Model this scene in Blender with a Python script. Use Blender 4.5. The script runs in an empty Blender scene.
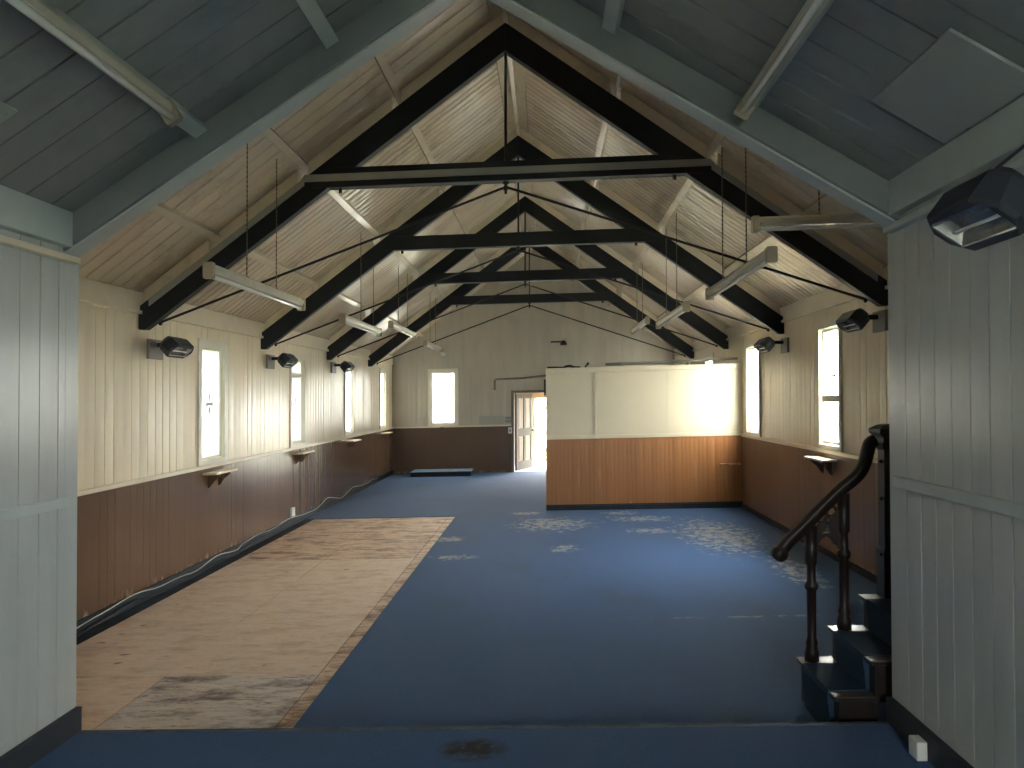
import bpy, math, random
from mathutils import Vector, Matrix, noise
random.seed(7)
C = bpy.context.scene.collection
SC = bpy.context.scene

# ------------------------------------------------------------------ geometry of the place (metres)
EYE = 1.70
LEAN, TW0, TW1 = .0161, .0126, .0035            # the old building leans and twists a little
XL, XR, XA = -3.616, 2.847, -.385               # hall side walls, ridge line
YA, YB, YP = 3.70, 18.18, 11.88                 # arch, back wall, partition
RZ, RT = 5.08, .73                              # hall ceiling at ridge, slope
TR = [6.85 + 2.97 * i for i in range(4)]        # roof trusses
NL, NR = -2.322, 1.565                            # chancel side walls
CZ, CT = 3.832, .63                             # chancel ceiling at ridge, slope
PF = .15                                        # chancel platform height


def D(p):
    x, y, z = p
    return Vector((x + LEAN * z, y, z + x * (TW0 + (TW1 - TW0) * y / 18.)))


def roof(x):
    return RZ - RT * abs(x - XA)


def croof(x):
    return CZ - CT * abs(x - XA)


# ------------------------------------------------------------------ materials
def mat(name, col, rough=.5, spec=.5, metal=0., var=0., vscale=6., bump=0., bscale=40., dirt=None, stretch=(1, 1, 1), coat=0., sheen=0.):
    m = bpy.data.materials.new(name)
    m.use_nodes = True
    nt = m.node_tree
    b = nt.nodes['Principled BSDF']
    b.inputs['Roughness'].default_value = rough
    b.inputs['Metallic'].default_value = metal
    b.inputs['Specular IOR Level'].default_value = spec
    b.inputs['Base Color'].default_value = (*col, 1)
    if coat:
        b.inputs['Coat Weight'].default_value = coat
        b.inputs['Coat Roughness'].default_value = .12
    if sheen:
        b.inputs['Sheen Weight'].default_value = sheen
        b.inputs['Sheen Roughness'].default_value = .4
    N = nt.nodes.new
    Lk = nt.links.new
    tc = N('ShaderNodeTexCoord')
    mp = N('ShaderNodeMapping')
    mp.inputs['Scale'].default_value = stretch
    Lk(tc.outputs['Object'], mp.inputs['Vector'])
    out = None
    if var:
        n = N('ShaderNodeTexNoise')
        n.inputs['Scale'].default_value = vscale
        n.inputs['Detail'].default_value = 5
        n.inputs['Roughness'].default_value = .65
        Lk(mp.outputs['Vector'], n.inputs['Vector'])
        r = N('ShaderNodeValToRGB')
        r.color_ramp.elements[0].position = .3
        r.color_ramp.elements[1].position = .7
        r.color_ramp.elements[0].color = (*[c * (1 - var) for c in col], 1)
        r.color_ramp.elements[1].color = (*[min(1, c * (1 + var)) for c in col], 1)
        Lk(n.outputs['Fac'], r.inputs['Fac'])
        out = r.outputs['Color']
    if dirt:
        dcol, dscale, lo, hi, dst = dirt
        mp2 = N('ShaderNodeMapping')
        mp2.inputs['Scale'].default_value = dst
        Lk(tc.outputs['Object'], mp2.inputs['Vector'])
        n = N('ShaderNodeTexNoise')
        n.inputs['Scale'].default_value = dscale
        n.inputs['Detail'].default_value = 6
        n.inputs['Roughness'].default_value = .7
        Lk(mp2.outputs['Vector'], n.inputs['Vector'])
        r = N('ShaderNodeMapRange')
        r.inputs['From Min'].default_value = lo
        r.inputs['From Max'].default_value = hi
        Lk(n.outputs['Fac'], r.inputs['Value'])
        mx = N('ShaderNodeMix')
        mx.data_type = 'RGBA'
        Lk(r.outputs['Result'], mx.inputs['Factor'])
        if out:
            Lk(out, mx.inputs['A'])
        else:
            mx.inputs['A'].default_value = (*col, 1)
        mx.inputs['B'].default_value = (*dcol, 1)
        out = mx.outputs['Result']
    if out:
        Lk(out, b.inputs['Base Color'])
    if bump:
        n = N('ShaderNodeTexNoise')
        n.inputs['Scale'].default_value = bscale
        n.inputs['Detail'].default_value = 3
        Lk(mp.outputs['Vector'], n.inputs['Vector'])
        bp = N('ShaderNodeBump')
        bp.inputs['Strength'].default_value = bump
        bp.inputs['Distance'].default_value = .01
        Lk(n.outputs['Fac'], bp.inputs['Height'])
        Lk(bp.outputs['Normal'], b.inputs['Normal'])
    m['out'] = 0
    return m


class NT:
    """small helper to wire nodes by hand"""
    def __init__(s, m):
        s.nt = m.node_tree
        s.b = s.nt.nodes['Principled BSDF']

    def n(s, t, **kw):
        o = s.nt.nodes.new(t)
        for k, v in kw.items():
            if k in ('data_type', 'operation', 'blend_type', 'interpolation_type'):
                setattr(o, k, v)
            else:
                o.inputs[k].default_value = v
        return o

    def l(s, a, b):
        s.nt.links.new(a, b)

    def math(s, op, a, b=None, clamp=False):
        o = s.nt.nodes.new('ShaderNodeMath')
        o.operation = op
        o.use_clamp = clamp
        for i, v in enumerate((a, b)):
            if v is None:
                continue
            if isinstance(v, (int, float)):
                o.inputs[i].default_value = v
            else:
                s.l(v, o.inputs[i])
        return o.outputs[0]

    def noise(s, vec, scale, detail=5., rough=.6):
        o = s.n('ShaderNodeTexNoise', Scale=scale, Detail=detail, Roughness=rough)
        s.l(vec, o.inputs['Vector'])
        return o.outputs['Fac']

    def rng(s, v, a, b, c=0., d=1.):
        o = s.n('ShaderNodeMapRange')
        o.inputs['From Min'].default_value = a
        o.inputs['From Max'].default_value = b
        o.inputs['To Min'].default_value = c
        o.inputs['To Max'].default_value = d
        s.l(v, o.inputs['Value'])
        return o.outputs['Result']

    def mix(s, f, a, b):
        o = s.n('ShaderNodeMix', data_type='RGBA')
        s.l(f, o.inputs['Factor']) if not isinstance(f, (int, float)) else None
        for v, k in ((a, 'A'), (b, 'B')):
            if isinstance(v, tuple):
                o.inputs[k].default_value = (*v, 1)
            else:
                s.l(v, o.inputs[k])
        return o.outputs['Result']

    def vec(s, scale=(1, 1, 1), loc=(0, 0, 0)):
        t = s.n('ShaderNodeTexCoord')
        m = s.n('ShaderNodeMapping')
        m.inputs['Scale'].default_value = scale
        m.inputs['Location'].default_value = loc
        s.l(t.outputs['Object'], m.inputs['Vector'])
        return m.outputs['Vector']

    def xyz(s):
        t = s.n('ShaderNodeTexCoord')
        o = s.n('ShaderNodeSeparateXYZ')
        s.l(t.outputs['Object'], o.inputs[0])
        return o.outputs

    def blob(s, X, Y, cx, cy, rx, ry):
        """1 in an elliptical area of the floor, falling to 0 at its rim"""
        a = s.math('DIVIDE', s.math('SUBTRACT', X, cx), rx)
        b = s.math('DIVIDE', s.math('SUBTRACT', Y, cy), ry)
        r2 = s.math('ADD', s.math('MULTIPLY', a, a), s.math('MULTIPLY', b, b))
        return s.math('SUBTRACT', 1., r2, True)


M = {}
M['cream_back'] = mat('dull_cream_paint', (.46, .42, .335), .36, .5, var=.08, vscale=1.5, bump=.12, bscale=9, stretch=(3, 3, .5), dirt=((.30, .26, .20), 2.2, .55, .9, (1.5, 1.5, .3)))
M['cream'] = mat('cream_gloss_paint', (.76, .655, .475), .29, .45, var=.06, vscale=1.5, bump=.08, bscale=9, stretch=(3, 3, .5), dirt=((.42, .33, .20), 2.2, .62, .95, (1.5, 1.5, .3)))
M['roof'] = mat('roof_cream_paint', (.72, .615, .465), .22, .55, var=.08, vscale=1.2, bump=.12, bscale=6, dirt=((.30, .22, .13), 1.3, .52, .85, (1, 1, 1)))
M['cream_trim'] = mat('cream_trim_paint', (.70, .61, .46), .4, .5, var=.05, bump=.1, bscale=12)
M['panel'] = mat('cream_board_panel', (.60, .535, .40), .42, .5, var=.03, vscale=2, bump=.04, bscale=20)
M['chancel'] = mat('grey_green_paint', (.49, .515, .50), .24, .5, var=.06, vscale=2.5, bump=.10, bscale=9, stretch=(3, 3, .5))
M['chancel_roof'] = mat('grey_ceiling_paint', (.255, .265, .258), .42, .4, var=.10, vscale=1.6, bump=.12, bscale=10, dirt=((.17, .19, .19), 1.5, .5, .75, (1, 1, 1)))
M['chancel_trim'] = mat('grey_trim_paint', (.44, .49, .47), .38, .5, var=.06, bump=.12, bscale=10)
M['chancel_beam'] = mat('grey_beam_paint', (.175, .188, .185), .42, .5, var=.10, vscale=3, bump=.2, bscale=14, dirt=((.12, .13, .125), 5, .66, .8, (1, 1, 1)))
M['hatch'] = mat('ceiling_sheet_paint', (.36, .38, .37), .6, .3, var=.06, vscale=3)
M['black'] = mat('black_truss_paint', (.012, .014, .016), .5, .35, var=.15, bump=.1, bscale=15)
M['grey_strip'] = mat('grey_conduit', (.33, .32, .28), .5)
M['skirt'] = mat('dark_skirting', (.018, .024, .034), .6, .3, var=.2)
M['wood'] = mat('dark_stained_wood', (.018, .012, .010), .42, .35, var=.3, vscale=8, stretch=(1, 1, .2))
M['woodend'] = mat('worn_wood_edge', (.075, .058, .05), .3, .5, var=.3, vscale=8)
M['heater'] = mat('charcoal_metal', (.028, .033, .040), .45, .4)
M['reflector'] = mat('heater_reflector', (.42, .42, .41), .25, .5, metal=.8, var=.3, vscale=12)
M['element'] = mat('heater_element', (.75, .75, .72), .2, .6)
M['plate'] = mat('grey_metal_plate', (.22, .20, .17), .4, .5, metal=.3)
M['fitting'] = mat('aged_white_enamel', (.56, .52, .42), .35, .5, var=.06)
M['endcap'] = mat('aged_plastic', (.40, .34, .24), .5)
M['tube'] = mat('fluorescent_glass', (.80, .79, .74), .15, .5)
M['chain'] = mat('dull_chain', (.16, .13, .09), .5, metal=.5)
M['steel'] = mat('dark_iron', (.015, .014, .014), .5, .4)
M['white'] = mat('white_plastic', (.70, .70, .66), .4)
M['upvc'] = mat('window_white_paint', (.68, .64, .54), .38)
M['door'] = mat('door_grey_paint', (.16, .15, .125), .45)
M['doorpanel'] = mat('door_cream_panel', (.52, .45, .37), .45)
M['notice'] = mat('grey_notice_board', (.36, .36, .31), .6)
M['darkpaper'] = mat('grey_print', (.22, .22, .2), .6)
M['emblem'] = mat('leaded_glass_blue', (.18, .20, .30), .3)
M['emblem2'] = mat('leaded_glass_red', (.25, .10, .10), .3)
M['leaf'] = mat('leaf_green', (.050, .068, .022), .5, .3, var=.35, vscale=3)
M['leaf2'] = mat('leaf_yellow_green', (.062, .072, .022), .5, .3, var=.3, vscale=3)
M['bark'] = mat('bark', (.12, .09, .06), .8)
M['grass'] = mat('lawn', (.20, .22, .15), .9, .2, var=.3, vscale=2)
M['concrete'] = mat('porch_concrete', (.45, .43, .40), .8)
M['cable'] = mat('cable_white', (.55, .55, .5), .5)
M['lightwood'] = mat('bare_timber', (.55, .36, .20), .6, var=.1)


def dado_mat(name, col, wear, wz=.45, rough=.25, drips=.95):
    m = mat(name, col, rough, .5)
    t = NT(m)
    X, Y, Z = t.xyz()
    base = t.mix(t.rng(t.noise(t.vec((1.2, 1.2, .35)), 2.5), .3, .7), tuple(c * .94 for c in col), tuple(c * 1.06 for c in col))
    n = t.noise(t.vec((5, 5, 1.6)), 2.2, 7, .7)
    lim = t.rng(Z, .04, wz, .47, .92)
    f = t.math('MULTIPLY', t.math('SUBTRACT', n, lim), 9., True)
    drip = t.math('MULTIPLY', t.math('SUBTRACT', t.noise(t.vec((14, 14, .7)), 1.6, 4, .6), drips), 8., True)
    base = t.mix(t.math('MULTIPLY', f, .8), base, wear)
    base = t.mix(t.math('MULTIPLY', drip, .28), base, wear)
    t.l(base, t.b.inputs['Base Color'])
    t.l(t.rng(t.noise(t.vec((1, 1, .6)), 1.2, 2), .3, .7, rough, rough + .06), t.b.inputs['Roughness'])
    bp = t.n('ShaderNodeBump', Strength=.03, Distance=.01)
    t.l(t.noise(t.vec((2, 2, .5)), 5, 2), bp.inputs['Height'])
    t.l(bp.outputs['Normal'], t.b.inputs['Normal'])
    return m


M['dado'] = dado_mat('brown_varnished_boards', (.140, .078, .045), (.42, .30, .20), .38, .19, .9)
M['dado_back'] = dado_mat('dull_brown_boards', (.105, .062, .036), (.25, .2, .15), .1, .4)
M['dado_part'] = dado_mat('orange_brown_boards', (.33, .140, .048), (.55, .42, .30), .25, .32, .58)
M['dado_right'] = dado_mat('red_brown_boards', (.18, .092, .056), (.40, .30, .22), .35, .38)


def carpet_mat():
    m = mat('blue_carpet', (.04, .075, .14), .85, .25, sheen=.08)
    t = NT(m)
    X, Y, Z = t.xyz()
    v = t.vec()
    fine = t.noise(v, 160, 2)
    big = t.noise(t.vec((1, .6, 1)), 1.4, 5, .6)
    col = t.mix(t.rng(fine, .3, .7), (.025, .070, .180), (.042, .106, .255))
    col = t.mix(t.rng(big, .52, .78, 0, .45), col, (.030, .055, .085))
    # threadbare patches where the backing shows
    area = None
    for b in ((.05, 10.6, .85, .95), (1.25, 10.95, .75, .45), (2.0, 9.6, .75, 1.9), (1.25, 9.95, .5, .35), (-1.22, 9.65, .30, .35), (-1.05, 8.55, .42, .22), (.15, 8.9, .3, .35), (2.3, 7.6, .3, 1.0), (-.35, 11.6, .4, .25), (1.0, 11.5, .45, .3)):
        a = t.blob(X, Y, *b)
        area = a if area is None else t.math('MAXIMUM', area, a)
    n = t.noise(t.vec((3.4, 2.4, 1)), 3.2, 9, .78)
    f = t.math('MULTIPLY', t.math('SUBTRACT', t.math('ADD', n, t.math('MULTIPLY', area, .24)), .665), 10., True)
    f = t.math('MULTIPLY', f, t.rng(area, 0, .2))
    f = t.math('MULTIPLY', f, .62)
    col = t.mix(f, col, (.42, .40, .36))
    # pale seam line across the carpet and dark spots
    cr = t.math('SUBTRACT', 1., t.math('DIVIDE', t.math('ABSOLUTE', t.math('SUBTRACT', Y, 6.08)), .035), True)
    cr = t.math('MULTIPLY', cr, t.blob(X, Y, 1.5, 6.08, 1.1, 4.))
    cr = t.math('MULTIPLY', cr, t.rng(t.noise(v, 9, 4), .48, .6))
    col = t.mix(t.math('MULTIPLY', cr, .6), col, (.30, .32, .32))
    sp = t.math('MULTIPLY', t.math('SUBTRACT', t.noise(t.vec((3, 3, 1)), 2.3, 4), .70), 12., True)
    col = t.mix(t.math('MULTIPLY', sp, .5), col, (.012, .016, .022))
    t.l(col, t.b.inputs['Base Color'])
    bp = t.n('ShaderNodeBump', Strength=.35, Distance=.006)
    t.l(fine, bp.inputs['Height'])
    t.l(bp.outputs['Normal'], t.b.inputs['Normal'])
    return m


def platform_mat():
    m = mat('blue_platform_carpet', (.04, .075, .14), .85, .25, sheen=.08)
    t = NT(m)
    X, Y, Z = t.xyz()
    fine = t.noise(t.vec(), 160, 2)
    col = t.mix(t.rng(fine, .3, .7), (.022, .062, .160), (.036, .094, .230))
    st = t.blob(X, Y, -.36, 3.53, .17, .13)
    n = t.noise(t.vec(), 14, 4)
    st = t.math('MULTIPLY', t.math('MULTIPLY', st, t.rng(n, .3, .6)), 1.6, True)
    col = t.mix(st, col, (.012, .010, .010))
    t.l(col, t.b.inputs['Base Color'])
    bp = t.n('ShaderNodeBump', Strength=.35, Distance=.006)
    t.l(fine, bp.inputs['Height'])
    t.l(bp.outputs['Normal'], t.b.inputs['Normal'])
    return m


def ply_mat(name, a, b, stain, amt):
    m = mat(name, a, .55, .35)
    t = NT(m)
    g = t.noise(t.vec((1.2, 14, 1)), 3.0, 6, .7)
    col = t.mix(t.rng(g, .3, .7), a, b)
    big = t.noise(t.vec((1.0, 2.4, 1), (3, 1, 0)), 2.2, 8, .75)
    col = t.mix(t.math('MULTIPLY', t.rng(big, .47, .62), amt), col, stain)
    fl = t.noise(t.vec((2.4, 9, 1), (1, 7, 0)), 3.5, 6, .75)
    col = t.mix(t.math('MULTIPLY', t.rng(fl, .56, .64), amt * .8), col, tuple(c * .55 for c in stain))
    wh = t.noise(t.vec((2, 4, 1), (8, 2, 0)), 3, 7, .75)
    col = t.mix(t.math('MULTIPLY', t.rng(wh, .50, .62), .6), col, (.82, .72, .65))
    sp = t.noise(t.vec((1.6, 3.2, 1), (5, 3, 0)), 2.2, 3, .5)
    col = t.mix(t.math('MULTIPLY', t.rng(sp, .70, .73), .75), col, (.10, .075, .055))
    t.l(col, t.b.inputs['Base Color'])
    bp = t.n('ShaderNodeBump', Strength=.25, Distance=.006)
    t.l(g, bp.inputs['Height'])
    t.l(bp.outputs['Normal'], t.b.inputs['Normal'])
    return m


M['carpet'] = carpet_mat()
M['platform'] = platform_mat()
M['stepcarpet'] = mat('blue_stair_carpet', (.020, .044, .080), .85, .25, var=.2, vscale=60, bump=.3, bscale=150)
M['ply'] = ply_mat('plywood', (.74, .545, .43), (.88, .71, .59), (.52, .34, .25), .6)
M['ply_far'] = ply_mat('stained_plywood', (.64, .43, .30), (.84, .63, .48), (.23, .10, .065), .95)
M['ply_grey'] = ply_mat('delaminated_grey_plywood', (.58, .475, .445), (.86, .76, .72), (.20, .135, .125), 1.)


def glass_mat(name, tint, trans):
    m = bpy.data.materials.new(name)
    m.use_nodes = True
    nt = m.node_tree
    nt.nodes.clear()
    o = nt.nodes.new('ShaderNodeOutputMaterial')
    a = nt.nodes.new('ShaderNodeBsdfTransparent')
    a.inputs['Color'].default_value = (*tint, 1)
    b = nt.nodes.new('ShaderNodeBsdfTranslucent')
    b.inputs['Color'].default_value = (*tint, 1)
    g = nt.nodes.new('ShaderNodeBsdfGlossy')
    g.inputs['Roughness'].default_value = .1
    m1 = nt.nodes.new('ShaderNodeMixShader')
    m1.inputs[0].default_value = trans
    nt.links.new(a.outputs[0], m1.inputs[1])
    nt.links.new(b.outputs[0], m1.inputs[2])
    m2 = nt.nodes.new('ShaderNodeMixShader')
    m2.inputs[0].default_value = .04
    nt.links.new(m1.outputs[0], m2.inputs[1])
    nt.links.new(g.outputs[0], m2.inputs[2])
    nt.links.new(m2.outputs[0], o.inputs[0])
    return m


M['frosted'] = glass_mat('frosted_obscured_glass', (.27, .275, .24), .65)
M['white_glass'] = glass_mat('white_obscured_glass', (.74, .74, .72), .5)
M['dimming_glass'] = glass_mat('dimming_glass', (.60, .60, .58), .5)  # grey tint put into the panes to cut the light they let in
M['clear'] = glass_mat('window_glass', (.96, .98, .96), .08)


# ------------------------------------------------------------------ mesh builder
class MB:
    def __init__(s):
        s.v, s.f, s.sm = [], [], set()

    def add(s, verts, faces, smooth=False):
        o = len(s.v)
        s.v += [tuple(v) for v in verts]
        for f in faces:
            if smooth:
                s.sm.add(len(s.f))
            s.f.append([i + o for i in f])
        return s

    def box(s, x0, x1, y0, y1, z0, z1):
        x0, x1 = min(x0, x1), max(x0, x1)
        y0, y1 = min(y0, y1), max(y0, y1)
        z0, z1 = min(z0, z1), max(z0, z1)
        return s.hexa([(x0, y0, z0), (x1, y0, z0), (x1, y1, z0), (x0, y1, z0)], [(x0, y0, z1), (x1, y0, z1), (x1, y1, z1), (x0, y1, z1)])

    def hexa(s, a, b):
        n = len(a)
        fs = [list(range(n))[::-1], list(range(n, 2 * n))] + [[i, (i + 1) % n, n + (i + 1) % n, n + i] for i in range(n)]
        return s.add(list(a) + list(b), fs)

    def prism(s, poly, axis, a, b):
        """poly: 2-D points in the plane across `axis`, extruded from a to b"""
        def P(p, t):
            return {'x': (t, p[0], p[1]), 'y': (p[0], t, p[1]), 'z': (p[0], p[1], t)}[axis]
        return s.hexa([P(p, a) for p in poly], [P(p, b) for p in poly])

    def bar(s, p, q, w, h, up=(0, 0, 1)):
        p, q = Vector(p), Vector(q)
        d = (q - p).normalized()
        r = d.cross(Vector(up)).normalized()
        u = r.cross(d)
        c = [r * w / 2 * i + u * h / 2 * j for i, j in ((-1, -1), (1, -1), (1, 1), (-1, 1))]
        return s.hexa([p + k for k in c], [q + k for k in c])

    def tube(s, pts, rad, n=8, caps=True, flat=None):
        pts = [Vector(p) for p in pts]
        rs = rad if isinstance(rad, (list, tuple)) else [rad] * len(pts)
        V = []
        ref = None
        for i, p in enumerate(pts):
            d = (pts[min(i + 1, len(pts) - 1)] - pts[max(i - 1, 0)]).normalized()
            if ref is None:
                ref = d.orthogonal().normalized() if flat is None else Vector(flat)
            a = (ref - d * ref.dot(d)).normalized()
            ref = a
            b = d.cross(a)
            for k in range(n):
                t = 2 * math.pi * k / n
                V.append(p + (a * math.cos(t) + b * math.sin(t)) * rs[i])
        F = []
        for i in range(len(pts) - 1):
            for k in range(n):
                F.append([i * n + k, i * n + (k + 1) % n, (i + 1) * n + (k + 1) % n, (i + 1) * n + k])
        if caps:
            F.append(list(range(n))[::-1])
            F.append([(len(pts) - 1) * n + k for k in range(n)])
        return s.add(V, F, True)

    def lathe(s, prof, c, n=16, sq=False):
        """prof: (radius, z) pairs, turned about the vertical through c"""
        if sq:
            n = 4
        V, F = [], []
        for r, z in prof:
            for k in range(n):
                t = 2 * math.pi * (k + (.5 if sq else 0)) / n
                rr = r * (math.sqrt(2) if sq else 1)
                V.append((c[0] + rr * math.cos(t), c[1] + rr * math.sin(t), z))
        for i in range(len(prof) - 1):
            for k in range(n):
                F.append([i * n + k, i * n + (k + 1) % n, (i + 1) * n + (k + 1) % n, (i + 1) * n + k])
        F.append(list(range(n))[::-1])
        F.append([(len(prof) - 1) * n + k for k in range(n)])
        return s.add(V, F, not sq)

    def ball(s, c, r, n=12, m=8, sc=(1, 1, 1)):
        V, F = [], []
        for j in range(m + 1):
            p = math.pi * j / m
            for k in range(n):
                t = 2 * math.pi * k / n
                V.append((c[0] + sc[0] * r * math.sin(p) * math.cos(t), c[1] + sc[1] * r * math.sin(p) * math.sin(t), c[2] + sc[2] * r * math.cos(p)))
        for j in range(m):
            for k in range(n):
                F.append([j * n + k, j * n + (k + 1) % n, (j + 1) * n + (k + 1) % n, (j + 1) * n + k])
        return s.add(V, F, True)

    def build(s, name, m, parent=None, loc=None, bevel=0.):
        if parent is not None:
            base = parent['_loc']
        else:
            base = loc if loc is not None else (0, 0, 0)
        bl = D(base) if (parent is not None or loc is not None) else Vector((0, 0, 0))
        me = bpy.data.meshes.new(name)
        me.from_pydata([D(v) - bl for v in s.v], [], s.f)
        me.update()
        for i in s.sm:
            me.polygons[i].use_smooth = True
        me.materials.append(m)
        o = bpy.data.objects.new(name, me)
        C.objects.link(o)
        if parent is not None:
            o.parent = parent
        else:
            o.location = bl
        o['_loc'] = list(base)
        if bevel:
            b = o.modifiers.new('bevel', 'BEVEL')
            b.width = bevel
            b.segments = 2
            b.limit_method = 'ANGLE'
        return o


def tag(o, label, cat, group=None, kind=None):
    o['label'] = label
    o['category'] = cat
    if group:
        o['group'] = group
    if kind:
        o['kind'] = kind
    return o


def thing(name, loc, label, cat, group=None, kind=None):
    o = bpy.data.objects.new(name, None)
    C.objects.link(o)
    o.empty_display_size = .1
    o.location = D(loc)
    o['_loc'] = list(loc)
    return tag(o, label, cat, group, kind)


def struct(o, label, cat):
    return tag(o, label, cat, None, 'structure')


def boards(mb, u0, u1, width, vint, P, groove=.005, depth=.006, cup=.0015, tilt=.0015, cuts=(), seg=3, rng=None):
    """tongue-and-groove boarding: vint(u) -> list of (v0,v1); P(u,v,d) -> point"""
    rng = rng or random.Random(3)
    u = u0
    bid = 0
    while u < u1 - 1e-4:
        w = min(width * rng.uniform(.97, 1.03), u1 - u)
        if u1 - u - w < width * .3:
            w = u1 - u
        t = rng.uniform(-tilt, tilt)
        o = rng.uniform(-.0008, .0008)
        prof = [(u, -depth), (u + groove * .9, -depth)]
        for k in range(seg + 1):
            a = k / seg
            prof.append((u + groove + a * (w - groove), (cup * (1 - (2 * a - 1) ** 2) + t * (2 * a - 1) + o)))
        prof.append((u + w, -depth))
        for k in range(len(prof) - 1):
            (ua, da), (ub, db) = prof[k], prof[k + 1]
            if ub - ua < 1e-6:
                ub = ua + 1e-6
            cs = [ua] + sorted(c for c in cuts if ua + 1e-5 < c < ub - 1e-5) + [ub]
            for a, b in zip(cs, cs[1:]):
                d0 = da + (db - da) * (a - ua) / (ub - ua)
                d1 = da + (db - da) * (b - ua) / (ub - ua)
                iv, ia, ib = vint((a + b) / 2), vint(a + 1e-6), vint(b - 1e-6)
                for j in range(len(iv)):
                    key = (bid, 'm' if 1 < k < len(prof) - 2 else k)
                    mb.seam(key, a, b, ia[j], ib[j], d0, d1, P, 1 < k < len(prof) - 2)
        u += w
        bid += 1


class WB(MB):
    def __init__(s):
        super().__init__()
        s.key = {}

    def vert(s, key, u, v, d, P):
        k = (key, round(u, 5), round(v, 4))
        if k not in s.key:
            s.key[k] = len(s.v)
            s.v.append(tuple(P(u, v, d)))
        return s.key[k]

    def seam(s, key, a, b, va, vb, d0, d1, P, smooth):
        q = [s.vert(key, a, va[0], d0, P), s.vert(key, b, vb[0], d1, P), s.vert(key, b, vb[1], d1, P), s.vert(key, a, va[1], d0, P)]
        if len(set(q)) < 4:
            return
        if smooth:
            s.sm.add(len(s.f))
        s.f.append(q)


# ------------------------------------------------------------------ windows: positions
WZ0, WZ1 = 1.13, 2.33
WIN_L = [(8.05, 8.63), (10.95, 11.53), (13.92, 14.46), (16.86, 17.38)]
WIN_R = [(7.95, 8.50), (10.92, 11.55), (13.92, 14.50), (16.86, 17.40)]
WIN_B = (-2.71, -2.15)
DOOR = (-.80, .18)
DH = 1.80


def side_int(wins, top):
    def f(u):
        for a, b in wins:
            if a < u < b:
                return [(0, WZ0), (WZ1, top)]
        return [(0, top)]
    return f


def flat_int(top):
    return lambda u: [(0, top)]


# ---- hall side walls
for side, X, wins, sg in (('left', XL, WIN_L, 1), ('right', XR, WIN_R, -1)):
    mb = WB()
    top = roof(X) + .01
    cuts = [c for w in wins for c in w]
    boards(mb, YA + .08, YB, .14, side_int(wins, top), lambda u, v, d: (X + sg * d, u, v), cup=.0022, tilt=.0025, cuts=cuts, rng=random.Random(11 + sg))
    us = [YA] + cuts + [YB + .12]
    for a, b in zip(us, us[1:]):
        for v0, v1 in side_int(wins, top + .25)((a + b) / 2):
            mb.box(X - sg * .012, X - sg * .13, a, b, v0 - (.3 if v0 == 0 else 0), v1)
    struct(mb.build('wall_' + side, M['cream']), '%s side wall of the hall clad in cream painted vertical boards' % side, 'wall')

    mb = WB()
    dm = M['dado'] if side == 'left' else M['dado_right']
    boards(mb, YA + .08, YB, .115, flat_int(1.045), lambda u, v, d: (X + sg * (.014 + d), u, v), groove=.0025, depth=.0012, cup=.0006, tilt=.0008, rng=random.Random(5))
    struct(mb.build('trim_%d' % (1 if sg > 0 else 2), dm), 'brown varnished dado boarding along the %s hall wall' % side, 'wall panelling')
    mb = MB()
    mb.box(X, X + sg * .028, YA + .08, YB, 1.045, 1.085)
    struct(mb.build('trim_%d' % (3 if sg > 0 else 4), M['cream_trim'], bevel=.004), 'cream dado rail along the %s hall wall' % side, 'rail')
    mb = MB()
    zt = roof(X)
    mb.prism([(X, 2.55), (X + sg * .016, 2.55), (X + sg * .016, zt - .004), (X, zt)], 'y', YA + .08, YB)
    mb.box(X, X + sg * .038, YA + .08, YB, 2.525, 2.555)
    struct(mb.build('trim_%d' % (5 if sg > 0 else 6), M['cream_trim'], bevel=.003), 'cream wall plate board under the %s roof slope' % side, 'cornice')
    mb = MB()
    mb.box(X + sg * .012, X + sg * .034, YA + .08, YB, 0, .10 if sg > 0 else .06)
    struct(mb.build('baseboard_' + side, M['skirt']), 'dark skirting along the %s hall wall' % side, 'skirting')

# ---- back wall (gable)
def back_int(u):
    t = roof(u)
    if WIN_B[0] < u < WIN_B[1]:
        return [(0, WZ0), (WZ1, t)]
    if DOOR[0] < u < DOOR[1]:
        return [(DH, t)]
    return [(0, t)]


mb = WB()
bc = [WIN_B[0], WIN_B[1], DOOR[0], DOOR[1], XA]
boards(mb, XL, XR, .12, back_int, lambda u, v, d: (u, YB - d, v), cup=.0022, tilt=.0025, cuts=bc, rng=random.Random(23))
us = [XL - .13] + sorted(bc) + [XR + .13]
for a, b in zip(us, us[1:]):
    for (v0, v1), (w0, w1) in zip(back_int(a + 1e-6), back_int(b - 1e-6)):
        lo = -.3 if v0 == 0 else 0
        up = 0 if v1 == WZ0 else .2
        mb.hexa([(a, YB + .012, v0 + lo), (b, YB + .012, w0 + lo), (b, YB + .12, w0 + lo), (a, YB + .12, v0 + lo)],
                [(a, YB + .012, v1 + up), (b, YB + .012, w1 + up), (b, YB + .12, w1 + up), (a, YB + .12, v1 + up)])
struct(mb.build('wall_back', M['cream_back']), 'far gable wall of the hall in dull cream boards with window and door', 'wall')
mb = WB()
boards(mb, XL, DOOR[0] - .05, .12, flat_int(1.05), lambda u, v, d: (u, YB - .014 - d, v), groove=.003, depth=.002, cup=.0008, tilt=.001, rng=random.Random(9))
boards(mb, DOOR[1] + .05, XR, .12, flat_int(1.05), lambda u, v, d: (u, YB - .014 - d, v), groove=.003, depth=.002, cup=.0008, tilt=.001, rng=random.Random(10))
struct(mb.build('trim_7', M['dado_back']), 'dull brown dado boarding on the far gable wall', 'wall panelling')
mb = MB()
mb.box(XL, DOOR[0] - .05, YB - .03, YB, 1.05, 1.085)
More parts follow.
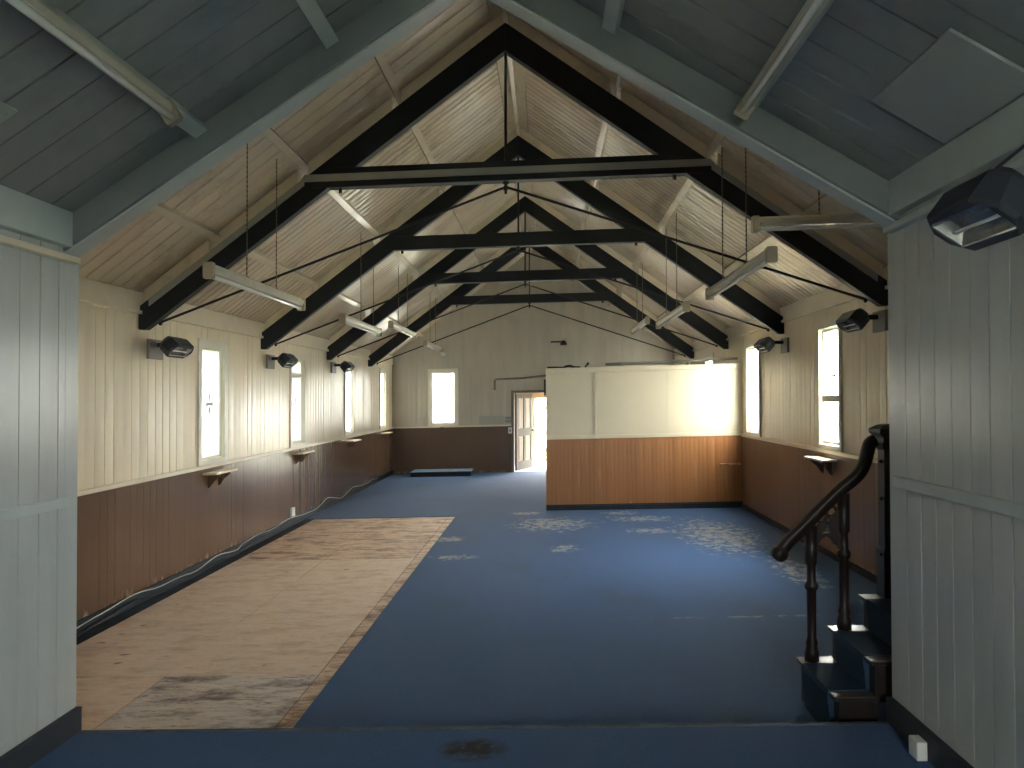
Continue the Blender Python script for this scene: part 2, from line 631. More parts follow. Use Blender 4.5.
mb.box(DOOR[1] + .05, XR, YB - .03, YB, 1.05, 1.085)
struct(mb.build('trim_8', M['cream_trim'], bevel=.004), 'cream dado rail on the far gable wall', 'rail')
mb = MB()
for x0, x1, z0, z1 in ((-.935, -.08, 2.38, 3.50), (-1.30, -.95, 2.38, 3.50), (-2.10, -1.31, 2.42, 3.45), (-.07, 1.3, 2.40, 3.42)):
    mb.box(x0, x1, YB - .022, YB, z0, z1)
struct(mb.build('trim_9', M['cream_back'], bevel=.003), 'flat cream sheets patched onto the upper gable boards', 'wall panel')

# ---- front gable wall of the hall with the arch opening
mb = MB()
y0, y1 = YA, YA + .08
zl = roof(XL) + .2
mb.prism([(XL, -.3), (NL, -.3), (NL, roof(NL)), (XL, roof(XL))], 'y', y0, y1)
mb.prism([(NR, -.3), (XR, -.3), (XR, roof(XR)), (NR, roof(NR))], 'y', y0, y1)
mb.prism([(NL, croof(NL) - .02), (XA, CZ - .02), (XA, RZ), (NL, roof(NL))], 'y', y0, y1)
mb.prism([(XA, CZ - .02), (NR, croof(NR) - .02), (NR, roof(NR)), (XA, RZ)], 'y', y0, y1)
struct(mb.build('wall_front', M['cream']), 'hall side of the gable wall around the chancel arch', 'wall')

# ---- hall ceiling
mb = WB()
for sg in (-1, 1):
    half = (XR - XA) if sg > 0 else (XA - XL)
    def Pc(u, v, d, sg=sg):
        return (XA + sg * v, u, RZ - RT * v - d)
    boards(mb, YA + .08, TR[0], .17, lambda u: [(0, half)], Pc, groove=.010, depth=.016, cup=.003, tilt=.003, seg=4, rng=random.Random(31 + sg))
    boards(mb, TR[0], YB, .125, lambda u: [(0, half)], Pc, groove=.008, depth=.015, cup=.009, tilt=.005, seg=4, rng=random.Random(41 + sg))
    e = half + .3
    mb.hexa([(XA, YA - .1, RZ + .02), (XA + sg * e, YA - .1, RZ - RT * e + .02), (XA + sg * e, YB + .3, RZ - RT * e + .02), (XA, YB + .3, RZ + .02)],
            [(XA, YA - .1, RZ + .12), (XA + sg * e, YA - .1, RZ - RT * e + .12), (XA + sg * e, YB + .3, RZ - RT * e + .12), (XA, YB + .3, RZ + .12)])
struct(mb.build('ceiling', M['roof']), 'steep cream boarded ceiling of the hall, glossy and grimy', 'ceiling')

# ---- chancel shell
CB = -2.6
EW = (.25, 1.15)
for side, X, sg in (('left', NL, 1), ('right', NR, -1)):
    mb = WB()
    boards(mb, CB, YA + .08, .135, flat_int(croof(X) + .01), lambda u, v, d: (X + sg * d, u, v), groove=.006, depth=.012, cup=.0009, tilt=.0008, rng=random.Random(51 + sg))
    mb.box(X - sg * .012, X - sg * .10, CB - .1, YA - .002, -.3, croof(X) + .1)
    mb.box(X - sg * .012, X + sg * .001, YA - .02, YA + .082, 0, croof(X) - .1)
    struct(mb.build('wall_chancel_' + side, M['chancel']), 'pale grey green boarded wall on the near %s' % side, 'wall')
    mb = MB()
    mb.box(X, X + sg * .022, CB, YA + .0, 1.245, 1.295)
    struct(mb.build('trim_%d' % (10 if sg > 0 else 11), M['chancel_trim'], bevel=.004), 'pale grey mid rail on the near %s wall' % side, 'rail')
    mb = MB()
    mb.box(X, X + sg * .05, CB, YA + .02, 2.405, 2.435)
    struct(mb.build('trim_%d' % (12 if sg > 0 else 13), M['cream_trim'] if sg > 0 else M['chancel_trim'], bevel=.005), 'slim pale rail high on the near %s wall' % side, 'rail')
    mb = MB()
    zt = croof(X + sg * .05)
    mb.prism([(X, 2.475), (X + sg * .05, 2.475), (X + sg * .05, zt - .003), (X, croof(X))], 'y', CB, YA - .045)
    struct(mb.build('trim_%d' % (14 if sg > 0 else 15), M['chancel_trim'], bevel=.004), 'deep grey eaves board at the top of the near %s wall' % side, 'cornice')
    mb = MB()
    mb.box(X, X + sg * .030, CB, YA + .084, PF, PF + .115)
    struct(mb.build('baseboard_chancel_' + side, M['skirt'], bevel=.003), 'dark skirting at the foot of the near %s wall' % side, 'skirting')

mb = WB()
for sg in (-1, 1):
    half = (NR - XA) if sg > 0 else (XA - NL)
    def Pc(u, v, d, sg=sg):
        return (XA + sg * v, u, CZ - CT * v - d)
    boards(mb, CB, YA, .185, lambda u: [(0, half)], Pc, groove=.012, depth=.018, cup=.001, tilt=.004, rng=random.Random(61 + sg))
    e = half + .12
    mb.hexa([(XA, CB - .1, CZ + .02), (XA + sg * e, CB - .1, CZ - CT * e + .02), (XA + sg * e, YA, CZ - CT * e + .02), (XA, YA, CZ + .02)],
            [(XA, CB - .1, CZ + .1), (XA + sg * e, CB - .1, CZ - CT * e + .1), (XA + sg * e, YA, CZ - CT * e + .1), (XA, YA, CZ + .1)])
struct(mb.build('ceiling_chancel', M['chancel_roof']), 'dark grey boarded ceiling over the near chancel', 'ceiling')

EZ0, EZ1 = 1.3, 2.45
def east_int(u):
    return [(0, EZ0), (EZ1, croof(u))] if EW[0] < u < EW[1] else [(0, croof(u))]
mb = WB()
ec = [EW[0], EW[1], XA]
boards(mb, NL, NR, .135, east_int, lambda u, v, d: (u, CB + d, v), cuts=ec, rng=random.Random(71))
us = [NL - .1] + sorted(ec) + [NR + .1]
for a, b in zip(us, us[1:]):
    for (v0, v1), (w0, w1) in zip(east_int(a + 1e-6), east_int(b - 1e-6)):
        up = 0 if v1 == EZ0 else .1
        mb.hexa([(a, CB - .1, v0), (b, CB - .1, w0), (b, CB - .012, w0), (a, CB - .012, v0)],
                [(a, CB - .1, v1 + up), (b, CB - .1, w1 + up), (b, CB - .012, w1 + up), (a, CB - .012, v1 + up)])
struct(mb.build('wall_chancel_back', M['chancel']), 'grey green boarded end wall behind the viewpoint', 'wall')

# ---- floors
mb = MB()
mb.box(XL - .1, XR + .1, YA - .05, YB + .12, -.12, -.012)
struct(mb.build('floor', M['bark']), 'timber subfloor of the hall', 'floor')
mb = MB()
mb.box(NL - .05, NR + .05, CB, YA + .075, -.1, PF)
struct(mb.build('floor_platform', M['platform'], bevel=.006), 'blue carpeted platform step in the foreground', 'floor')
mb = MB()
mb.box(NL - .005, NR + .005, YA + .045, YA + .077, PF - .02, PF + .003)
struct(mb.build('trim_16', mat('worn_step_edge', (.045, .065, .10), .6, var=.6, vscale=9), bevel=.002), 'worn edging strip along the platform step', 'step edging')

PX0, PX1, PY1 = -3.45, -1.372, 11.52
mb = MB()
mb.prism([(XL + .034, PY1), (PX1, PY1), (PX1, YA + .08), (XR - .036, YA + .08), (XR - .036, YB - .02), (XL + .034, YB - .02)], 'z', -.011, .0)
tag(mb.build('fitted_carpet', M['carpet']), 'worn blue fitted carpet covering most of the hall floor', 'carpet')
mb = MB()
mb.box(XL + .036, PX0 - .002, YA + .08, PY1 - .002, -.0115, -.002)
tag(mb.build('underlay_strip', mat('dark_underlay', (.035, .042, .055), .9, .2, var=.4, vscale=5, bump=.4, bscale=30)), 'dark strip of old carpet left along the foot of the left wall', 'carpet')
rows = [YA + .08, 4.98, 6.13, 7.35, 8.57, 9.79, 10.9, PY1 - .003]
G = 'plywood sheets of the bared floor'
lab = {
    (0, 0): 'pale plywood sheet bared at the near left corner beside the arch wall',
    (0, 1): 'grey delaminated plywood sheet nearest the platform step',
    (1, 0): 'wide plywood sheet just behind the grey delaminated one',
    (2, 0): 'plywood sheet by the left wall, second row behind the grey one',
    (2, 1): 'plywood sheet by the carpet edge, second row behind the grey one',
    (3, 0): 'plywood sheet by the left wall in the middle row of the bared floor',
    (3, 1): 'plywood sheet by the carpet edge in the middle row of the bared floor',
    (4, 0): 'stained plywood sheet by the left wall, third row from the far end',
    (4, 1): 'stained plywood sheet by the carpet edge, third row from the far end',
    (5, 0): 'dark stained plywood sheet by the left wall, second row from the far end',
    (5, 1): 'dark stained plywood sheet by the carpet edge, second row from the far end',
    (6, 0): 'narrow plywood strip across the far end of the bared floor',
}
for i in range(7):
    cols = [(PX0 + .003, PX1 - .1)] if i in (1, 6) else [(PX0 + .003, -2.46), (-2.455, PX1 - .1)]
    for j, (a, b) in enumerate(cols):
        m_ = M['ply_grey'] if (i, j) == (0, 1) else M['ply_far'] if i >= 4 else M['ply']
        mb = MB()
        dz = random.uniform(-.0005, .001)
        mb.box(a, b - .006, rows[i], rows[i + 1] - .012, -.0115, -.004 + dz)
        tag(mb.build('plywood_sheet', m_, bevel=.0015), lab[(i, j)], 'plywood', G)
mb = MB()
mb.box(PX1 - .097, PX1 - .002, rows[0], PY1 - .003, -.0115, -.005)
tag(mb.build('plywood_strip', M['ply_far']), 'long narrow plywood strip between the bared sheets and the carpet edge', 'plywood', G)

# ---- partition
PXL = -.054
mb = MB()
mb.box(PXL, XR, YP, YP + .10, 0, 2.09)
struct(mb.build('wall_partition', M['panel']), 'half height cream and brown partition across the right of the hall', 'wall')
mb = MB()
for a, b in ((PXL, .70), (.705, 1.745), (1.75, XR)):
    mb.box(a, b - .002, YP - .008, YP, 1.115, 2.045)
mb.box(.668, .70, YP - .022, YP, 1.13, 2.05)
struct(mb.build('trim_17', M['panel'], bevel=.002), 'cream sheets and batten on the upper half of the partition', 'wall panel')
mb = MB()
mb.box(PXL - .006, XR, YP - .024, YP + .12, 2.05, 2.125)
struct(mb.build('trim_18', M['panel'], bevel=.005), 'cream capping rail on top of the partition', 'rail')
mb = MB()
mb.box(PXL, XR, YP - .026, YP, 1.062, 1.115)
struct(mb.build('trim_19', M['panel'], bevel=.004), 'cream dado rail on the partition', 'rail')
mb = WB()
boards(mb, PXL, XR, .062, lambda u: [(.09, 1.062)], lambda u, v, d: (u, YP - .014 - d, v), groove=.007, depth=.007, cup=.0012, tilt=.0015, rng=random.Random(81))
struct(mb.build('trim_20', M['dado_part']), 'orange brown narrow boarding on the lower half of the partition', 'wall panelling')
mb = MB()
mb.box(PXL, XR, YP - .03, YP, 0, .075)
mb.box(PXL - .004, XR, YP - .018, YP, .075, .092)
struct(mb.build('baseboard_partition', M['skirt']), 'dark skirting at the foot of the partition', 'skirting')
mb = MB()
mb.box(PXL - .03, PXL - .002, YP + .02, YP + .07, 1.72, 1.96)
tag(mb.build('strike_plate', M['steel'], bevel=.004, loc=(PXL, YP + .045, 1.72)), 'dark strip fixed to the left edge of the partition', 'latch')

# ------------------------------------------------------------------ windows
def window(n, axis, c, a, b, z0, z1, sg, label, glass, transom=None, emblem=None, cw=.07):
    """axis 'x': in a side wall at x=c, room towards +sg; axis 'y': in a wall at y=c"""
    def bx(mb, u0, u1, d0, d1, v0, v1):
        if axis == 'x':
            mb.box(c + sg * d0, c + sg * d1, u0, u1, v0, v1)
        else:
            mb.box(u0, u1, c + sg * d0, c + sg * d1, v0, v1)
    def pt(u, d, v):
        return (c + sg * d, u, v) if axis == 'x' else (u, c + sg * d, v)
    t = thing('window_%d' % n, pt((a + b) / 2, 0, z0), label, 'window', None, 'structure')
    mb = MB()
    for u0, u1, v0, v1 in ((a - cw, a + .002, z0 - .045, z1 + cw), (b - .002, b + cw, z0 - .045, z1 + cw), (a, b, z1 - .002, z1 + cw), (a, b, z0 - .045, z0 + .002)):
        bx(mb, u0, u1, .001, .022, v0, v1)
    for u0, u1, v0, v1 in ((a, a + .012, z0, z1), (b - .012, b, z0, z1), (a, b, z1 - .012, z1), (a, b, z0, z0 + .012)):
        bx(mb, u0, u1, -.13, .004, v0, v1)
    mb.build('window_casing', M['upvc'], t, bevel=.003)
    mb = MB()
    s = .026
    for u0, u1, v0, v1 in ((a + .012, a + .012 + s, z0 + .012, z1 - .012), (b - .012 - s, b - .012, z0 + .012, z1 - .012), (a + .036, b - .036, z1 - .012 - s, z1 - .012), (a + .036, b - .036, z0 + .012, z0 + .012 + s)):
        bx(mb, u0, u1, -.048, -.014, v0, v1)
    mb.build('sash', M['upvc'], t, bevel=.003)
    if transom:
        mb = MB()
        bx(mb, a + .012, b - .012, -.052, -.008, transom - .035, transom + .035)
        mb.build('transom', M['upvc'], t, bevel=.003)
    mb = MB()
    bx(mb, a + .03, b - .03, -.034, -.028, z0 + .03, z1 - .03)
    mb.build('pane', glass, t)
    if emblem:
        u = (a + b) / 2
        mb = MB()
        z = emblem
        for du, dv, ru, rv in ((0, .07, .030, .05), (-.06, 0, .045, .03), (.06, 0, .045, .03), (0, -.07, .03, .05), (0, 0, .022, .022), (0, -.15, .024, .022), (0, -.20, .018, .015)):
            mb.hexa([pt(u + du - ru, -.027, z + dv), pt(u + du, -.027, z + dv - rv), pt(u + du + ru, -.027, z + dv), pt(u + du, -.027, z + dv + rv)],
                    [pt(u + du - ru, -.023, z + dv), pt(u + du, -.023, z + dv - rv), pt(u + du + ru, -.023, z + dv), pt(u + du, -.023, z + dv + rv)])
        e = mb.build('leaded_cross', M['emblem'], t)
        e['label'] = 'blue grey leaded cross ornament'
    return t


ordl = ['nearest window in the left wall, tall and narrow with frosted green tint', 'second window along the left wall, with a small top light',
        'third window along the left wall', 'farthest window in the left wall near the gable corner']
for i, (a, b) in enumerate(WIN_L):
    window(i + 1, 'x', XL, a, b, WZ0, WZ1, 1, ordl[i], M['frosted'] if i < 2 else M['dimming_glass'], 2.1 if i == 1 else None, 1.72 if i in (0, 1) else None)
ordr = ['nearest window in the right wall, split by a cross bar', 'window in the right wall hard against the partition',
        'window in the right wall just showing over the partition', 'farthest window in the right wall behind the partition']
for i, (a, b) in enumerate(WIN_R):
    window(i + 5, 'x', XR, a, b, WZ0, WZ1 + (.18 if i == 2 else 0) * 0, -1, ordr[i], M['white_glass'] if i == 1 else M['dimming_glass'] if i > 1 else M['clear'], 1.605 if i == 0 else None, 1.84 if i in (0, 1) else None)
window(9, 'y', YB, WIN_B[0], WIN_B[1], WZ0, WZ1, -1, 'bright white window in the far gable wall', M['dimming_glass'])
window(10, 'y', CB, EW[0], EW[1], EZ0, EZ1, 1, 'assumed window in the end wall behind the viewpoint, added to light the chancel', M['clear'])  # unseen window, added here and placed to light the left chancel wall

# ------------------------------------------------------------------ door and porch
t = thing('door_1', (DOOR[0], YB, 0), 'open panelled door in the far gable wall beside the partition', 'door', None, 'structure')
mb = MB()
for a, b, z0, z1 in ((DOOR[0] - .06, DOOR[0] + .002, 0, DH + .06), (DOOR[1] - .002, DOOR[1] + .06, 0, DH + .06), (DOOR[0], DOOR[1], DH - .002, DH + .06)):
    mb.box(a, b, YB - .035, YB + .13, z0, z1)
mb.build('door_frame', M['door'], t, bevel=.004)
# leaf swings outwards into the porch
ang = math.radians(66)
ca, sa = math.cos(ang), math.sin(ang)
def leafp(u, d, z):
    return (DOOR[0] + .015 + u * ca + d * sa, YB + .13 + u * sa - d * ca, z)
def lb(mb, u0, u1, d0, d1, z0, z1):
    mb.hexa([leafp(u0, d0, z0), leafp(u1, d0, z0), leafp(u1, d1, z0), leafp(u0, d1, z0)], [leafp(u0, d0, z1), leafp(u1, d0, z1), leafp(u1, d1, z1), leafp(u0, d1, z1)])
W = .86
mb = MB()
for a, b, z0, z1 in ((0, .11, .02, DH - .01), (W - .11, W, .02, DH - .01), (.385, .475, .02, DH - .01), (.1, W - .1, .02, .22), (.1, W - .1, .80, .98), (.1, W - .1, DH - .12, DH - .01)):
    lb(mb, a, b, 0, .04, z0, z1)
leaf = mb.build('door_leaf', M['door'], t, bevel=.003)
for a, b in ((.11, .385), (.475, W - .11)):
    for z0, z1 in ((.22, .80), (.98, DH - .12)):
        mb = MB()
        lb(mb, a, b, .008, .026, z0, z1)
        lb(mb, a + .04, b - .04, .026, .034, z0 + .04, z1 - .04)
        pn = mb.build('door_panel', M['doorpanel'], leaf)
        pn['label'] = 'cream painted recessed panel'
mb = MB()
p = leafp(W - .05, .07, .92)
mb.ball(p, .028)
mb.tube([leafp(W - .05, .03, .92), p], .012)
mb.build('door_knob', M['steel'], leaf)

PY = 20.1
mb = MB()
mb.box(-1.1, -.98, YB + .12, PY, -.1, 2.3)
mb.box(.75, .87, YB + .12, PY, -.1, 2.3)
mb.box(-1.1, .87, YB + .12, PY + .1, 2.22, 2.32)
mb.box(-1.1, -.42, PY, PY + .1, -.1, 2.3)
mb.box(.45, .87, PY, PY + .1, -.1, 2.3)
mb.box(-.42, .45, PY, PY + .1, 1.72, 2.3)
struct(mb.build('wall_porch', M['doorpanel']), 'small timber porch beyond the open door', 'porch')
mb = MB()
mb.box(-.42, -.34, PY - .03, PY + .12, -.02, 1.72)
mb.box(.37, .45, PY - .03, PY + .12, -.02, 1.72)
mb.box(-.42, .45, PY - .03, PY + .12, 1.66, 1.72)
mb.box(-.34, .37, PY + .02, PY + .06, .72, .76)
struct(mb.build('trim_21', M['upvc'], bevel=.004), 'white outer frame of the porch doorway', 'door frame')
mb = MB()
mb.box(-1.1, .87, YB + .12, PY + .3, -.12, -.005)
struct(mb.build('floor_porch', M['concrete']), 'pale floor of the porch', 'floor')
mb = MB()
mb.box(-.98, .75, PY - .25, PY - .04, 1.70, 1.92)
struct(mb.build('trim_22', M['lightwood']), 'bare timber lintel inside the porch', 'lintel')

# ------------------------------------------------------------------ roof trusses
PURL = [.95, 1.77, 2.56]
names = ['nearest the chancel arch, with a grey conduit strip', 'second from the chancel arch', 'third from the chancel arch', 'farthest, closest to the gable wall']
RTOP = 4.948
for i, y in enumerate(TR):
    t = thing('roof_truss', (XA, y, 2.4), 'black painted timber roof truss ' + names[i], 'roof truss', 'black roof trusses')
    h = .045
    for sg, xe in ((-1, XL), (1, XR)):
        d = abs(xe - XA)
        zb = 2.39
        db = (RTOP - .245 - zb) / RT
        mb = MB()
        mb.prism([(XA, RTOP), (XA, RTOP - .245), (XA + sg * db, zb), (xe, zb), (xe, RTOP - RT * d)], 'y', y - h, y + h)
        mb.build('rafter', M['black'], t, bevel=.004)
        mb = MB()
        e = [0.02] + [q for p_ in PURL for q in (p_ - .045, p_ + .045)] + [d - .05]
        for a, b in zip(e[0::2], e[1::2]):
            mb.prism([(XA + sg * a, RTOP - RT * a), (XA + sg * b, RTOP - RT * b), (XA + sg * b, RTOP - RT * b + .115), (XA + sg * a, RTOP - RT * a + .115)], 'y', y - .04, y + .04)
        k = mb.build('packing_strip', M['roof'], t)
        k['label'] = 'cream strip above the black rafter'
        # iron tie rod from the rafter foot to the middle of the tie beam
        mb = MB()
        mb.tube([(XA + sg * (db - .12), y - .01, 2.45), (XA + sg * .02, y - .01, 3.52)], .0115, 8)
        mb.ball((XA + sg * (db - .12), y - .01, 2.44), .018, 8, 6)
        mb.build('tie_rod', M['steel'], t)
    zt0, zt1 = 3.574, 3.742
    mb = MB()
    d0, d1 = (RTOP - zt0) / RT - .2, (RTOP - zt1) / RT - .02
    mb.prism([(XA - d0, zt0), (XA + d0, zt0), (XA + d1, zt1), (XA - d1, zt1)], 'y', y - .055, y + .055)
    mb.build('tie_beam', M['black'], t, bevel=.004)
    mb = MB()
    mb.tube([(XA, y, RTOP - .24), (XA, y, 3.47)], .012, 8)
    mb.tube([(XA, y, 3.575), (XA, y, 3.555)], .03, 6)
    mb.tube([(XA, y, 3.54), (XA, y, 3.50)], .022, 6)
    mb.build('king_rod', M['steel'], t)
    for s in (-1.45, 1.45):
        mb = MB()
        mb.tube([(XA + s, y, 3.58), (XA + s, y, 3.535)], .018, 6)
        mb.build('bolt', M['steel'], t)
    if i == 0:
        mb = MB()
        zc = 3.655
        dj = (RTOP - zc) / RT + .005
        mb.prism([(XA - dj - .02, zc - .03), (XA + dj + .02, zc - .03), (XA + dj - .03, zc + .03), (XA - dj + .03, zc + .03)], 'y', y - .072, y - .055)
        for sg, xe in ((-1, XL), (1, XR)):
            de = abs(xe - XA) - .1
            o0, o1 = .07, .005
            mb.prism([(XA + sg * (dj - .02), RTOP - RT * (dj - .02) - o0), (XA + sg * de, RTOP - RT * de - o0), (XA + sg * de, RTOP - RT * de - o1), (XA + sg * (dj - .02), RTOP - RT * (dj - .02) - o1)], 'y', y - .062, y - .045)
        k = mb.build('conduit_strip', M['grey_strip'], t, bevel=.002)
        k['label'] = 'grey conduit strip fixed to the face of the truss'

for sg, sn in ((-1, 'left'), (1, 'right')):
    for d, w in zip(PURL, ('highest', 'middle', 'lowest')):
        mb = MB()
        p = (XA + sg * d, RZ - RT * d)
        n = Vector((sg * -RT, -1)).normalized()
        s = Vector((sg, -RT)).normalized()
        c = [Vector(p) + s * a + n * b for a, b in ((-.035, -.002), (.035, -.002), (.035, .062), (-.035, .062))]
        mb.prism([tuple(q) for q in c], 'y', YA + .08, YB)
        tag(mb.build('purlin', M['roof'], loc=(p[0], YA, p[1]), bevel=.004), '%s cream purlin running along the %s slope of the hall roof' % (w, sn), 'purlin', 'cream purlins under the hall roof')
mb = MB()
for sg in (-1, 1):
    s = Vector((sg, -RT)).normalized()
    n = Vector((sg * -RT, -1)).normalized()
    c = [Vector((XA, RZ)) + s * a + n * b for a, b in ((.0, 0.0), (.17, 0.0), (.17, .024), (.0, .024))]
    mb.prism([tuple(q) for q in c], 'y', YA + .08, YB)
mb.box(XA - .02, XA + .02, YA + .08, YB, RZ - .10, RZ - .02)
tag(mb.build('ridge_board', M['roof'], loc=(XA, YA, RZ)), 'cream ridge boards along the peak of the hall roof', 'ridge board')

# ------------------------------------------------------------------ chancel arch frame and ceiling furniture
t = thing('chancel_arch', (XA, YA, PF), 'grey painted timber arch beams framing the view into the hall', 'arch')
for sg, X in ((-1, NL), (1, NR)):
    d = abs(X - XA)
    mb = MB()
    lo = .155
    mb.prism([(XA, CZ), (XA, CZ - lo), (X, CZ - CT * d - lo), (X, CZ - CT * d)], 'y', YA - .05, YA + .07)
    mb.build('arch_beam', M['chancel_beam'], t, bevel=.006)
    mb = MB()
    mb.prism([(XA, CZ - lo + .001), (XA, CZ - lo - .012), (X, CZ - CT * d - lo - .012), (X, CZ - CT * d - lo + .001)], 'y', YA - .03, YA + .08)
    mb.build('arch_soffit', M['chancel_trim'], t)

def chp(sg, d, y, n=0.):
    """point n below the chancel ceiling, d from the ridge line"""
    nn = Vector((-sg * CT, 0, -1)).normalized()
    return Vector((XA + sg * d, y, CZ - CT * d)) + nn * n

for sg, sn in ((-1, 'left'), (1, 'right')):
    for d, w in ((.665, 'upper'), (1.29, 'lower')):
        mb = MB()
        for y0, y1 in ((CB, YA - .05),):
            s = Vector((sg, 0, -CT)).normalized()
            c = []
            for y in (y0, y1):
                c.append([chp(sg, d, y, n) + s * a for a, n in ((-.035, -.002), (.035, -.002), (.035, .045), (-.035, .045))])
            mb.hexa(c[0], c[1])
        tag(mb.build('purlin', M['chancel_trim'], loc=(XA + sg * d, YA, CZ - CT * d), bevel=.003), '%s grey batten along the %s slope of the near ceiling' % (w, sn), 'purlin', 'grey battens under the near ceiling')


def batten_light(p, q, up, label, group, chains=(), k=.60, kz=.85):
    """fluorescent batten from p to q; chains: list of (fraction, top point)"""
    p, q, up = Vector(p), Vector(q), Vector(up)
    d = (q - p).normalized()
    r = d.cross(up).normalized()
    u = r.cross(d).normalized()
    L = (q - p).length
    t = thing('fluorescent_light', tuple((p + q) / 2), label, 'light fitting', group)
    def ring(c, pts):
        return [c + r * a * k + u * b * kz for a, b in pts]
    mb = MB()
    body = [(-.052, -.004), (-.026, -.030), (.026, -.030), (.052, -.004), (.052, .022), (.034, .040), (-.034, .040), (-.052, .022)]
    mb.hexa(ring(p + d * .03, body), ring(q - d * .03, body))
    mb.build('fitting_body', M['fitting'], t)
    mb = MB()
    mb.tube([p + d * .035 - u * .050 * kz, q - d * .035 - u * .050 * kz], .015, 12)
    mb.build('tube', M['tube'], t)
    for c, s in ((p, 1), (q, -1)):
        cap = [(-.05, -.075), (.05, -.075), (.058, -.06), (.058, .04), (.045, .05), (-.045, .05), (-.058, .04), (-.058, -.06)]
        mb = MB()
        mb.hexa(ring(c, cap), ring(c + d * s * .04, cap))
        mb.build('end_cap', M['endcap'], t, bevel=.004)
    for f, top in chains:
        b = p + d * (L * f) + u * .04 * kz
        top = Vector(top)
        m_ = max(4, int((top - b).length / .035))
        pts, rs = [], []
        for i in range(2 * m_ + 1):
            pts.append(b.lerp(top, i / (2 * m_)))
            rs.append(.0028 if i % 2 else .0062)
        mb = MB()
        mb.tube(pts, rs, 6)
        mb.lathe([(.004, b.z - .004), (.02, b.z - .002), (.02, b.z + .004), (.006, b.z + .012)], (b.x, b.y), 8)
        mb.build('chain', M['chain'], t)
    return t


GH = 'fluorescent lights hung on chains in the hall'
def hung(x, y0, y1, z, label, fr=(.3, .66)):
    ch = []
    for f in fr:
        y = y0 + (y1 - y0) * f
        ch.append((f, (x, y, roof(x) - .082)))
    return batten_light((x, y0, z), (x, y1, z), (0, 0, 1), label, GH, ch)


hung(-2.2, 4.98, 6.93, 2.585, 'hanging fluorescent light nearest on the left, in front of the first truss', (.34, .66))
hung(-2.2, 8.30, 10.2, 2.60, 'hanging fluorescent light second on the left, behind the first truss foot', (.45, .8))
hung(-2.2, 10.9, 12.9, 2.77, 'hanging fluorescent light third on the left')
hung(-2.2, 14.0, 16.0, 2.72, 'farthest hanging fluorescent light on the left, by the gable')
hung(1.4, 5.10, 7.08, 2.575, 'hanging fluorescent light nearest on the right, sloping down towards the far end', (.33, .72))
hung(1.4, 8.2, 10.3, 2.60, 'hanging fluorescent light second on the right, in line with the nearest one')
hung(1.4, 11.4, 13.4, 2.77, 'farthest hanging fluorescent light on the right, above the partition')
batten_light((1.30, 5.2, 2.79), (2.78, 5.2, 2.79), (0, 0, 1), 'fluorescent light hung crosswise at upper right, reaching behind the arch', GH,
             [(.29, (1.73, 5.2, roof(1.73) - .01)), (.8, (2.48, 5.2, roof(2.48) - .01))])
GC = 'fluorescent lights fixed to the near ceiling'
for sg, sn, y0, y1 in ((-1, 'left', 1.45, 3.27), (1, 'right', 1.66, 3.50)):
    nn = Vector((sg * CT, 0, 1)).normalized()
    batten_light(chp(sg, 1.28, y0, .088), chp(sg, 1.28, y1, .088), nn, 'fluorescent light fixed to the %s slope of the near grey ceiling' % sn, GC)

for sg, sn, c in ((1, 'right', [(1.615, 3.10), (1.615, 2.51), (1.89, 2.51), (1.89, 3.11)]), (-1, 'left', [(1.60, 2.83), (1.60, 2.1), (1.85, 2.1), (1.85, 2.83)])):
    mb = MB()
    mb.hexa([chp(sg, a, b, .004) for a, b in c], [chp(sg, a, b, .016) for a, b in c])
    for a, b in c:
        a_ = a + (.025 if a < 1.7 else -.025)
        b_ = b + (.025 if b < 2.45 else -.025)
        mb.tube([chp(sg, a_, b_, .012), chp(sg, a_, b_, .019)], .006, 8)
    tag(mb.build('ceiling_panel', M['hatch'], loc=tuple(chp(sg, 1.7, 2.7)), bevel=.002), 'pale square sheet screwed to the %s slope of the near ceiling' % sn, 'panel', 'sheets on the near ceiling')

